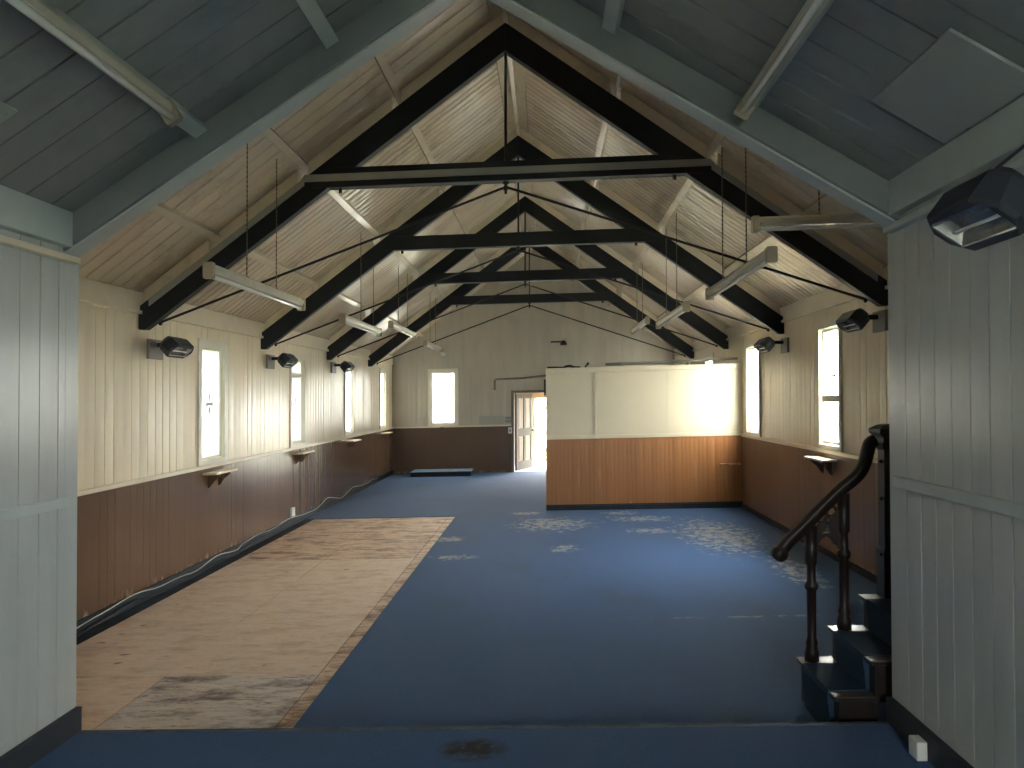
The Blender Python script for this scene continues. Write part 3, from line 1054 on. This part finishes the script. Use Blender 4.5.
# ------------------------------------------------------------------ infrared heaters
def heater(c, sg, wx, arm, label, group, L=.42, H=.15, tilt=48, cable=False):
    """c: centre of the body; wall at x=wx; sg: direction from the wall into the room"""
    c = Vector(c)
    t = thing('wall_heater', (wx, c.y, c.z), label, 'heater', group)
    a = math.radians(tilt)
    n = Vector((sg * math.cos(a), 0, -math.sin(a)))      # where it points
    v = Vector((sg * math.sin(a), 0, math.cos(a)))
    u = Vector((0, 1, 0))
    def P(x, y, z):
        return c + u * x + v * y + n * z
    def ring(hl, hh, z, ch):
        return [P(-hl + ch, -hh, z), P(hl - ch, -hh, z), P(hl, -hh + ch, z), P(hl, hh - ch, z), P(hl - ch, hh, z), P(-hl + ch, hh, z), P(-hl, hh - ch, z), P(-hl, -hh + ch, z)]
    mb = MB()
    R = [ring(L * .30, H * .30, -.10, .02), ring(L * .46, H * .48, -.055, .045), ring(L * .5, H * .5, .035, .06), ring(L * .47, H * .47, .05, .06), ring(L * .40, H * .36, .05, .01), ring(L * .36, H * .2, .0, .01)]
    V = [p for r_ in R for p in r_]
    F = [list(range(8))[::-1]]
    for i in range(len(R) - 1):
        for k in range(8):
            F.append([i * 8 + k, i * 8 + (k + 1) % 8, (i + 1) * 8 + (k + 1) % 8, (i + 1) * 8 + k])
    mb.add(V, F)
    mb.build('heater_body', M['heater'], t, bevel=.003)
    mb = MB()
    q = ring(L * .385, H * .34, .046, .01)
    k = ring(L * .36, H * .19, .004, .01)
    mb.add(q + k, [[i, (i + 1) % 8, 8 + (i + 1) % 8, 8 + i] for i in range(8)] + [[8 + i for i in range(8)]])
    mb.build('reflector', M['reflector'], t)
    mb = MB()
    mb.tube([P(-L * .34, -.01, .03), P(L * .34, -.01, .03)], .006, 10)
    mb.tube([P(-L * .37, -H * .30, .05), P(L * .37, -H * .30, .05)], .003, 6)
    mb.build('element', M['element'], t)
    ay = c.y + arm[0]
    az = c.z + arm[1]
    mb = MB()
    mb.bar((wx + sg * .02, ay, az), (c.x - sg * .02, ay - arm[0] * .5, az), .045, .04)
    mb.bar((c.x - sg * .02, ay - arm[0] * .5, az), tuple(P(0, .0, -.08)), .05, .035)
    mb.build('bracket_arm', M['heater'], t, bevel=.003)
    mb = MB()
    mb.box(wx, wx + sg * .03, ay - .16, ay + .10, az - .13, az + .05)
    mb.build('wall_plate', M['plate'], t, bevel=.004)
    if cable:
        mb = MB()
        mb.tube([(wx + sg * .02, ay - .06, az + .02), (wx + sg * .03, ay - .06, az + .20), (wx + sg * .035, ay + .03, az + .27), (wx + sg * .05, ay + .14, az + .2), (c.x - sg * .03, ay + .16, az + .03)], .006, 8)
        mb.build('flex', M['heater'], t)
    return t


GW = 'infrared heaters on the hall walls'
heater((-3.33, 6.95, 2.225), 1, XL, (.16, .045), 'black heater on the left wall before the nearest window', GW)
heater((-3.33, 9.98, 2.24), 1, XL, (.14, .045), 'black heater on the left wall in front of the second window', GW)
heater((-3.33, 13.0, 2.27), 1, XL, (.14, .045), 'black heater on the left wall in front of the third window', GW)
heater((2.55, 6.85, 2.265), -1, XR, (.14, .045), 'black heater on the right wall beside the nearest right window', GW)
heater((2.55, 9.60, 2.24), -1, XR, (.14, .045), 'black heater on the right wall before the partition window', GW)
heater((1.27, 2.43, 2.21), -1, NR, (.03, .06), 'large black heater close by at upper right on the grey wall', 'heater on the near wall', L=.38, H=.19, tilt=55, cable=True)

# ------------------------------------------------------------------ window shelves
GS = 'small bracketed shelves below the windows'
def shelf(wx, sg, y, z, label, w=.56, dp=.15):
    t = thing('window_shelf', (wx + sg * .014, y, z), label, 'shelf', GS)
    mb = MB()
    mb.box(wx + sg * .016, wx + sg * (.016 + dp), y - w / 2, y + w / 2, z - .022, z)
    k = mb.build('shelf_board', M['cream_trim'], t, bevel=.004)
    k['label'] = 'pale painted shelf board'
    for o in (-.13, .13):
        mb = MB()
        mb.prism([(wx + sg * .016, z - .022), (wx + sg * (.016 + dp * .85), z - .022), (wx + sg * (.016 + dp * .85), z - .04), (wx + sg * (.016 + dp * .45), z - .09), (wx + sg * .03, z - .165), (wx + sg * .016, z - .165)], 'y', y + o - .012, y + o + .012)
        mb.build('bracket', M['dado'], t)


for y, w in ((8.36, 'nearest left window'), (11.26, 'second left window'), (14.2, 'third left window'), (17.15, 'farthest left window')):
    shelf(XL, 1, y, 1.005, 'small pale shelf on triangular brackets under the ' + w)
shelf(XR, -1, 8.28, 1.0, 'small pale shelf on triangular brackets under the nearest right window')
mb = MB()
mb.box(2.50, 2.80, YP - .06, YP - .02, .63, .655)
tag(mb.build('partition_ledge', M['dado_part'], loc=(2.65, YP - .04, .63), bevel=.003), 'thin low ledge on the partition boards near the right wall', 'ledge')  # a thin ledge set low against the partition boards
mb = MB()
mb.box(-2.49, -2.41, YB - .10, YB - .015, 1.03, 1.06)
mb.prism([(YB - .10, 1.03), (YB - .015, 1.03), (YB - .015, .94)], 'x', -2.465, -2.435)
tag(mb.build('bracket', M['dado_back'], loc=(-2.45, YB, .94)), 'small brown bracket under the window in the far gable wall', 'bracket')

# ------------------------------------------------------------------ pulpit steps with balustrade
SY0, SY1 = 3.875, 4.46
SX = [1.345, 1.515, 1.685, 1.86, 2.05]
SZ = [.228, .396, .565, .735]
t = thing('pulpit_steps', (1.6, 4.15, 0), 'dark wooden steps with blue carpet and balustrade climbing behind the right wall', 'steps')
for i in range(4):
    mb = MB()
    mb.box(SX[i] + .012, SX[i + 1] + .02, SY0 + .008, SY1 - .008, SZ[i - 1] - .03 if i else 0, SZ[i] - .022)
    mb.box(SX[i] - .008, SX[i + 1] + .02, SY0, SY1, SZ[i] - .022, SZ[i])
    st = mb.build('step', M['wood'], t, bevel=.004)
    mb = MB()
    ya, yb = SY0 + .075, SY1 - .115
    z0 = SZ[i - 1] if i else 0.001
    mb.prism([(SX[i] + .012, z0), (SX[i] - .002, z0), (SX[i] - .018, SZ[i] - .02), (SX[i] - .014, SZ[i] + .007), (SX[i + 1] + .012, SZ[i] + .007), (SX[i + 1] + .012, SZ[i]), (SX[i] + .012, SZ[i] - .001)], 'y', ya, yb)
    k = mb.build('carpet_runner', M['stepcarpet'], st)
    k['label'] = 'blue carpet over tread and riser'
    for a, b in ((SY0 - .002, ya), (yb, SY1 + .002)):
        mb = MB()
        mb.box(SX[i] - .012, SX[i + 1] + .01, a, b, SZ[i] - .004, SZ[i] + .002)
        k = mb.build('bare_tread_end', M['woodend'], st)
        k['label'] = 'worn bare wood at the end of the tread'
mb = MB()
mb.box(SX[4], SX[4] + .55, SY0, SY1, 0, SZ[3] + .17)
mb.build('landing', M['wood'], t, bevel=.004)
BY = 4.40
def ip(px, py):
    """point in the plane of the balustrade"""
    return (1.225 + .00535 * (px - 780.6), BY, .812 + .00549 * (554.8 - py) - .00027 * (px - 780.6))


def baluster(x, z0, z1):
    mb = MB()
    r = .026
    prof = [(r * 1.5, z0), (r * 1.5, z0 + .05), (r * 1.15, z0 + .08), (r * 1.3, z0 + .10), (r * .95, z0 + .13), (r * 1.0, z0 + (z1 - z0) * .52), (r * 1.45, z0 + (z1 - z0) * .54), (r * 1.45, z0 + (z1 - z0) * .565), (r * .95, z0 + (z1 - z0) * .59), (r * .9, z1 - .22), (r * 1.3, z1 - .20), (r * 1.3, z1)]
    mb.lathe(prof, (x, BY), 8)
    mb.build('baluster', M['wood'], t)


baluster(1.40, SZ[0], .96)
baluster(1.574, SZ[1], 1.13)
# handrail: a moulded section swept along its line
path = [(783, 552), (792, 541), (807, 526.5), (823.6, 509.5), (843, 490), (851, 483.5), (858, 477.5), (864, 470), (868, 460), (870.5, 450), (873, 443.5), (878, 440)]
pts = [Vector(ip(*p)) for p in path]
fine = []
for i in range(len(pts) - 1):
    p0, p1, p2, p3 = pts[max(0, i - 1)], pts[i], pts[i + 1], pts[min(len(pts) - 1, i + 2)]
    for k in range(4):
        s = k / 4
        fine.append(.5 * ((2 * p1) + (p2 - p0) * s + (2 * p0 - 5 * p1 + 4 * p2 - p3) * s * s + (3 * p1 - p0 - 3 * p2 + p3) * s ** 3))
fine.append(pts[-1])
sec = [(-.026, -.036), (.026, -.036), (.030, -.012), (.040, .004), (.036, .024), (.018, .036), (-.018, .036), (-.036, .024), (-.040, .004), (-.030, -.012)]
V, F = [], []
ns = len(sec)
for i, p in enumerate(fine):
    d = (fine[min(i + 1, len(fine) - 1)] - fine[max(i - 1, 0)]).normalized()
    up = Vector((-d.z, 0, d.x))
    for a, b in sec:
        V.append(p + Vector((0, 1, 0)) * a * .85 + up * b * .85)
for i in range(len(fine) - 1):
    for k in range(ns):
        F.append([i * ns + k, i * ns + (k + 1) % ns, (i + 1) * ns + (k + 1) % ns, (i + 1) * ns + k])
F += [list(range(ns))[::-1], [(len(fine) - 1) * ns + k for k in range(ns)]]
mb = MB()
mb.add(V, F, True)
e = ip(781, 554)
mb.tube([(e[0], BY - .038, e[2] - .004), (e[0], BY + .038, e[2] - .004)], .039, 20)
mb.build('handrail', M['wood'], t)
# pierced gothic bracket between the balusters, under the rail
zp = lambda x, y: ip(765 + x / 5.12, 420 + y / 5.12)
def fret(poly, name='fretwork_bracket'):
    mb.prism([(zp(*p)[0], zp(*p)[2]) for p in poly], 'y', BY - .014, BY + .014)
mb = MB()
for poly in ([(232, 560), (262, 590), (300, 582), (322, 596), (300, 606), (282, 632), (268, 640), (262, 672), (250, 700), (232, 700)],
             [(300, 582), (345, 575), (392, 560), (408, 560), (412, 700), (398, 700), (392, 664), (376, 638), (362, 634), (345, 606), (322, 596)],
             [(232, 560), (250, 510), (262, 520), (262, 590)],
             [(375, 470), (408, 440), (408, 560), (385, 562)],
             [(345, 500), (375, 470), (385, 562), (345, 575), (338, 530)],
             [(262, 545), (300, 525), (330, 545), (300, 582), (262, 590)]):
    fret(poly)
for cx, cy, r in ((300, 500, 26), (352, 470, 26), (335, 515, 16)):
    ring = []
    for k in range(17):
        q = 2 * math.pi * k / 16
        ring.append(zp(cx + r * math.cos(q), cy + r * math.sin(q)))
    mb.tube(ring, .008, 6, caps=False)
mb.build('fretwork_bracket', M['wood'], t)
nx = 1.82
mb = MB()
mb.lathe([(.052, SZ[2]), (.052, .82), (.044, .84), (.044, 1.36), (.054, 1.375), (.054, 1.40), (.047, 1.41), (.047, 1.425), (.066, 1.44), (.078, 1.455), (.078, 1.475), (.05, 1.495), (.03, 1.50)], (nx, BY), sq=True)
for z in (.80, 1.10, 1.30):
    mb.ball((nx - .052, BY - .02, z), .012, 8, 6)
mb.build('newel_post', M['wood'], t, bevel=.003)

# ------------------------------------------------------------------ small things
t = thing('low_platform', (-2.4, 17.75, 0), 'low blue topped platform box on the floor by the far wall', 'platform')
mb = MB()
mb.box(-3.05, -1.72, 17.38, 18.05, 0, .10)
mb.build('platform_base', M['skirt'], t, bevel=.004)
mb = MB()
mb.box(-3.06, -1.71, 17.37, 18.06, .10, .112)
k = mb.build('platform_top', mat('pale_blue_carpet', (.16, .24, .36), .8, var=.1), t)

def wall_box(name, x0, x1, y0, y1, z0, z1, m, label, cat, group=None, bevel=.004):
    mb = MB()
    mb.box(x0, x1, y0, y1, z0, z1)
    return tag(mb.build(name, m, loc=((x0 + x1) / 2, (y0 + y1) / 2, z0), bevel=bevel), label, cat, group)


t = thing('wall_socket', (NR - .032, 3.32, .15), 'white socket box on the skirting at the foot of the near right wall', 'socket')
mb = MB()
mb.box(NR - .074, NR - .030, 3.375, 3.455, .150, .228)
mb.build('socket_box', M['white'], t, bevel=.005)
t = thing('wall_socket', (XL + .04, 10.93, .12), 'small white socket low on the left brown boarding', 'socket')
mb = MB()
mb.box(XL + .016, XL + .05, 10.88, 11.0, .13, .25)
mb.build('socket_box', M['white'], t, bevel=.004)
t = thing('light_switch', (-.885, YB - .016, .94), 'small white switch on the brown boarding left of the far door', 'switch')
mb = MB()
mb.box(-.935, -.845, YB - .04, YB - .016, .88, 1.02)
mb.build('switch_plate', M['white'], t, bevel=.004)
mb = MB()
mb.box(-.905, -.875, YB - .05, YB - .038, .92, .98)
mb.build('rocker', M['darkpaper'], t)
wall_box('notice_board', -1.60, -1.03, YB - .012, YB - .001, 1.10, 1.30, M['notice'], 'flat grey board above the far dado rail left of the door', 'notice board')
t = thing('notice', (-.93, YB - .01, 1.12), 'small pale notice with dark bars beside the far door frame', 'notice')
mb = MB()
mb.box(-1.02, -.85, YB - .01, YB - .002, 1.12, 1.28)
mb.build('notice_sheet', M['notice'], t)
for z in (1.24, 1.17):
    mb = MB()
    mb.box(-1.0, -.87, YB - .014, YB - .0095, z - .022, z + .012)
    mb.build('notice_bar', M['darkpaper'], t)
t = thing('junction_box', (-2.43, YB - .01, 2.68), 'small round pale box high on the far wall above the window', 'junction box')
mb = MB()
mb.tube([(-2.43, YB - .002, 2.76), (-2.43, YB - .05, 2.76)], .07, 16)
mb.build('box_cover', M['fitting'], t)

t = thing('conduit_pipe', (-1.24, YB - .03, 1.93), 'thin dark pipe running to the partition above the far door', 'pipe')
mb = MB()
mb.tube([(-1.24, YB - .03, 1.92), (-1.24, YB - .03, 2.10), (-1.21, YB - .03, 2.125), (-.6, YB - .03, 2.14), (.2, YB - .03, 2.21)], .022, 8)
mb.build('pipe_run', M['plate'], t)
mb = MB()
mb.box(-1.27, -1.21, YB - .06, YB, 1.88, 1.93)
mb.build('pipe_clip', M['plate'], t)
mb = MB()
mb.tube([(.85, 12.1, 2.17), (1.3, 12.1, 2.175), (2.0, 12.12, 2.19), (2.84, 12.15, 2.215)], .022, 8)
for x in (1.1, 2.1):
    mb.box(x - .02, x + .02, 12.08, 12.14, 2.11, 2.20)
mb.box(.85, 2.84, 11.985, 12.16, 2.06, 2.125)
tag(mb.build('conduit_pipe', M['grey_strip'], loc=(1.9, 12.1, 2.1)), 'grey pipe lying along the top of the partition', 'pipe')
mb = MB()
mb.tube([(PXL + .02, YP + .03, 2.14), (.08, YP + .05, 2.138), (.2, YP + .06, 2.133), (.25, YP + .06, 2.15), (.31, YP + .07, 2.155), (.37, YP + .06, 2.135), (.46, YP + .05, 2.133)], [.012, .014, .012, .018, .02, .015, .01], 8)
mb.tube([(.53, YP + .05, 2.13), (.56, YP + .06, 2.16), (.585, YP + .06, 2.195)], [.012, .014, .018], 8)
tag(mb.build('cable_offcut', M['steel'], loc=(.2, YP + .05, 2.12)), 'dark cable offcut lying on top of the partition at its left end', 'cable')

t = thing('flood_light', (.26, YB, 2.88), 'small dark lamp high on the far gable wall above the partition', 'lamp')
mb = MB()
mb.bar((.30, YB, 2.93), (.30, YB - .2, 2.93), .03, .03)
mb.build('lamp_arm', M['plate'], t)
mb = MB()
mb.lathe([(.06, 2.86), (.08, 2.88), (.05, 2.95), (.02, 2.97)], (.33, YB - .2), 12)
mb.bar((.05, YB - .12, 2.945), (.3, YB - .2, 2.94), .03, .03)
mb.build('lamp_head', M['steel'], t)

# loose cable along the left skirting
rg = random.Random(4)
pts = []
y = YA + .1
while y < 16.5:
    z = .075 + .07 * noise.noise((y * 1.3, 0, 3)) + .022 * math.sin(y * 3.1) + (.03 if y > 9 else 0)
    pts.append((XL + .046 + .008 * noise.noise((y * 2, 5, 1)), y, max(.02, z)))
    y += .12
mb = MB()
mb.tube(pts, .005, 6)
tag(mb.build('loose_cable', M['cable'], loc=(XL + .05, 6, .05)), 'pale loose cable snaking along the left skirting', 'cable')
mb = MB()
pts = [(p[0] + .012, p[1], max(.012, p[2] - .05)) for p in pts]
mb.tube(pts, .011, 6)
tag(mb.build('loose_cable', M['skirt'], loc=(XL + .06, 6, .03)), 'dark loose cable under the pale one along the left skirting', 'cable')

# ------------------------------------------------------------------ outside
mb = MB()
mb.box(-45, 45, -30, 60, -.6, -.35)
mb.v = [(x, y, z) for x, y, z in mb.v]
LEAN_, LEAN = LEAN, 0
TW_ = (TW0, TW1)
TW0 = TW1 = 0
struct(mb.build('ground', M['grass']), 'grassy ground outside the building', 'ground')
LEAN, (TW0, TW1) = LEAN_, TW_


def bush(c, r, h, n, m, label, seed):
    rg = random.Random(seed)
    t = thing('garden_bush', (c[0], c[1], -.35), label, 'bush', 'bushes outside')
    mb = MB()
    mb.tube([(c[0], c[1], -.4), (c[0] + .1, c[1], h * .4), (c[0], c[1], h * .75)], [.12, .08, .03], 8)
    mb.build('stem', M['bark'], t)
    mb = MB()
    for i in range(n):
        a, b = rg.uniform(0, 2 * math.pi), rg.uniform(-1, 1)
        q = math.sqrt(1 - b * b)
        k = rg.uniform(.55, 1) * (1 + .25 * math.sin(3 * a + seed) * q)
        p = Vector((c[0] + r * k * q * math.cos(a), c[1] + r * k * q * math.sin(a), -.1 + h * .5 + h * .55 * k * b))
        d = Vector((rg.uniform(-1, 1), rg.uniform(-1, 1), rg.uniform(-1, 1))).normalized()
        e = d.orthogonal().normalized()
        s = rg.uniform(.06, .13)
        mb.add([p - d * s, p - e * s * .5, p + d * s, p + e * s * .5], [[0, 1, 2, 3]])
    mb.build('foliage', m, t)


bush((.0, 25.5, 0), 1.9, 4.0, 1800, M['leaf2'], 'yellow green bush seen through the open far door', 1)
bush((-3.7, 27.5, 0), 1.5, 3.2, 1200, M['leaf2'], 'pale bush seen through the far gable window', 2)
for i, (x, y, h) in enumerate(((-6.4, 14.0, 3.2), (-6.6, 19.2, 3.4), (-7.0, 24.8, 3.6), (-7.4, 30.5, 4.2))):
    bush((x, y, 0), 1.95, h, 2600, M['leaf'], ['green bush outside the nearest left window', 'green bush outside the second left window', 'green bush outside the third left window', 'tall green bush outside the farthest left window'][i], 10 + i)


# ------------------------------------------------------------------ light: overcast sky through the windows
w = bpy.data.worlds.new('overcast_sky')
SC.world = w
w.use_nodes = True
bg = w.node_tree.nodes['Background']
bg.inputs['Color'].default_value = (.99, 1.0, 1.0, 1)
wn = w.node_tree
tcw = wn.nodes.new('ShaderNodeTexCoord')
dt = wn.nodes.new('ShaderNodeVectorMath')
dt.operation = 'DOT_PRODUCT'
dt.inputs[1].default_value = Vector((.80, .42, .42)).normalized()
wn.links.new(tcw.outputs['Generated'], dt.inputs[0])
mrw = wn.nodes.new('ShaderNodeMapRange')
mrw.interpolation_type = 'SMOOTHSTEP'
mrw.inputs['From Min'].default_value = -.5
mrw.inputs['From Max'].default_value = 1.
mrw.inputs['To Min'].default_value = 5.5
mrw.inputs['To Max'].default_value = 12.
wn.links.new(dt.outputs['Value'], mrw.inputs['Value'])
wn.links.new(mrw.outputs['Result'], bg.inputs['Strength'])
w.cycles_visibility.camera = True


def portal(name, c, d, sx, sy):
    l = bpy.data.lights.new(name, 'AREA')
    l.shape = 'RECTANGLE'
    l.size, l.size_y = sx, sy
    l.cycles.is_portal = True
    o = bpy.data.objects.new(name, l)
    C.objects.link(o)
    o.location = D(c)
    o.rotation_euler = Vector(d).to_track_quat('-Z', 'Z').to_euler()
    o['category'] = 'light'
    o['label'] = 'daylight portal in a window opening'


for a, b in WIN_L:
    portal('window_daylight', (XL - .14, (a + b) / 2, (WZ0 + WZ1) / 2), (1, 0, 0), b - a, WZ1 - WZ0)
for a, b in WIN_R:
    portal('window_daylight', (XR + .14, (a + b) / 2, (WZ0 + WZ1) / 2), (-1, 0, 0), b - a, WZ1 - WZ0)
portal('window_daylight', (sum(WIN_B) / 2, YB + .14, (WZ0 + WZ1) / 2), (0, -1, 0), .56, 1.2)
portal('window_daylight', (sum(EW) / 2, CB - .14, (EZ0 + EZ1) / 2), (0, 1, 0), EW[1] - EW[0], EZ1 - EZ0)
portal('window_daylight', (0.015, PY + .14, .86), (0, -1, 0), .87, 1.72)

# ------------------------------------------------------------------ camera
cam = bpy.data.cameras.new('camera')
co = bpy.data.objects.new('camera', cam)
C.objects.link(co)
yaw, pit, rol, f = .0447, .017, .0186, 794.4
cy, sy, cp, sp = math.cos(yaw), math.sin(yaw), math.cos(pit), math.sin(pit)
Fv = Vector((-sy * cp, cy * cp, sp))
Rv = Vector((cy, sy, 0))
Uv = Rv.cross(Fv)
Ri = Rv * math.cos(rol) - Uv * math.sin(rol)
Ui = Rv * math.sin(rol) + Uv * math.cos(rol)
mw = Matrix((Ri, Ui, -Fv)).transposed().to_4x4()
mw.translation = Vector((0, 0, EYE))
co.matrix_world = mw
cam.sensor_fit = 'HORIZONTAL'
cam.sensor_width = 36
cam.lens = f / 1024 * 36
cam.clip_start = .05
SC.camera = co

SC.view_settings.view_transform = 'Standard'
SC.view_settings.look = 'None'
SC.view_settings.gamma = 1
SC.view_settings.use_curve_mapping = False
SC.view_settings.exposure = 3.3
SC.cycles.max_bounces = 12
SC.cycles.diffuse_bounces = 8
SC.cycles.glossy_bounces = 5
SC.cycles.transparent_max_bounces = 12
SC.cycles.sample_clamp_indirect = 8
for o in bpy.data.objects:
    if '_loc' in o:
        del o['_loc']
for m in bpy.data.materials:
    if 'out' in m:
        del m['out']
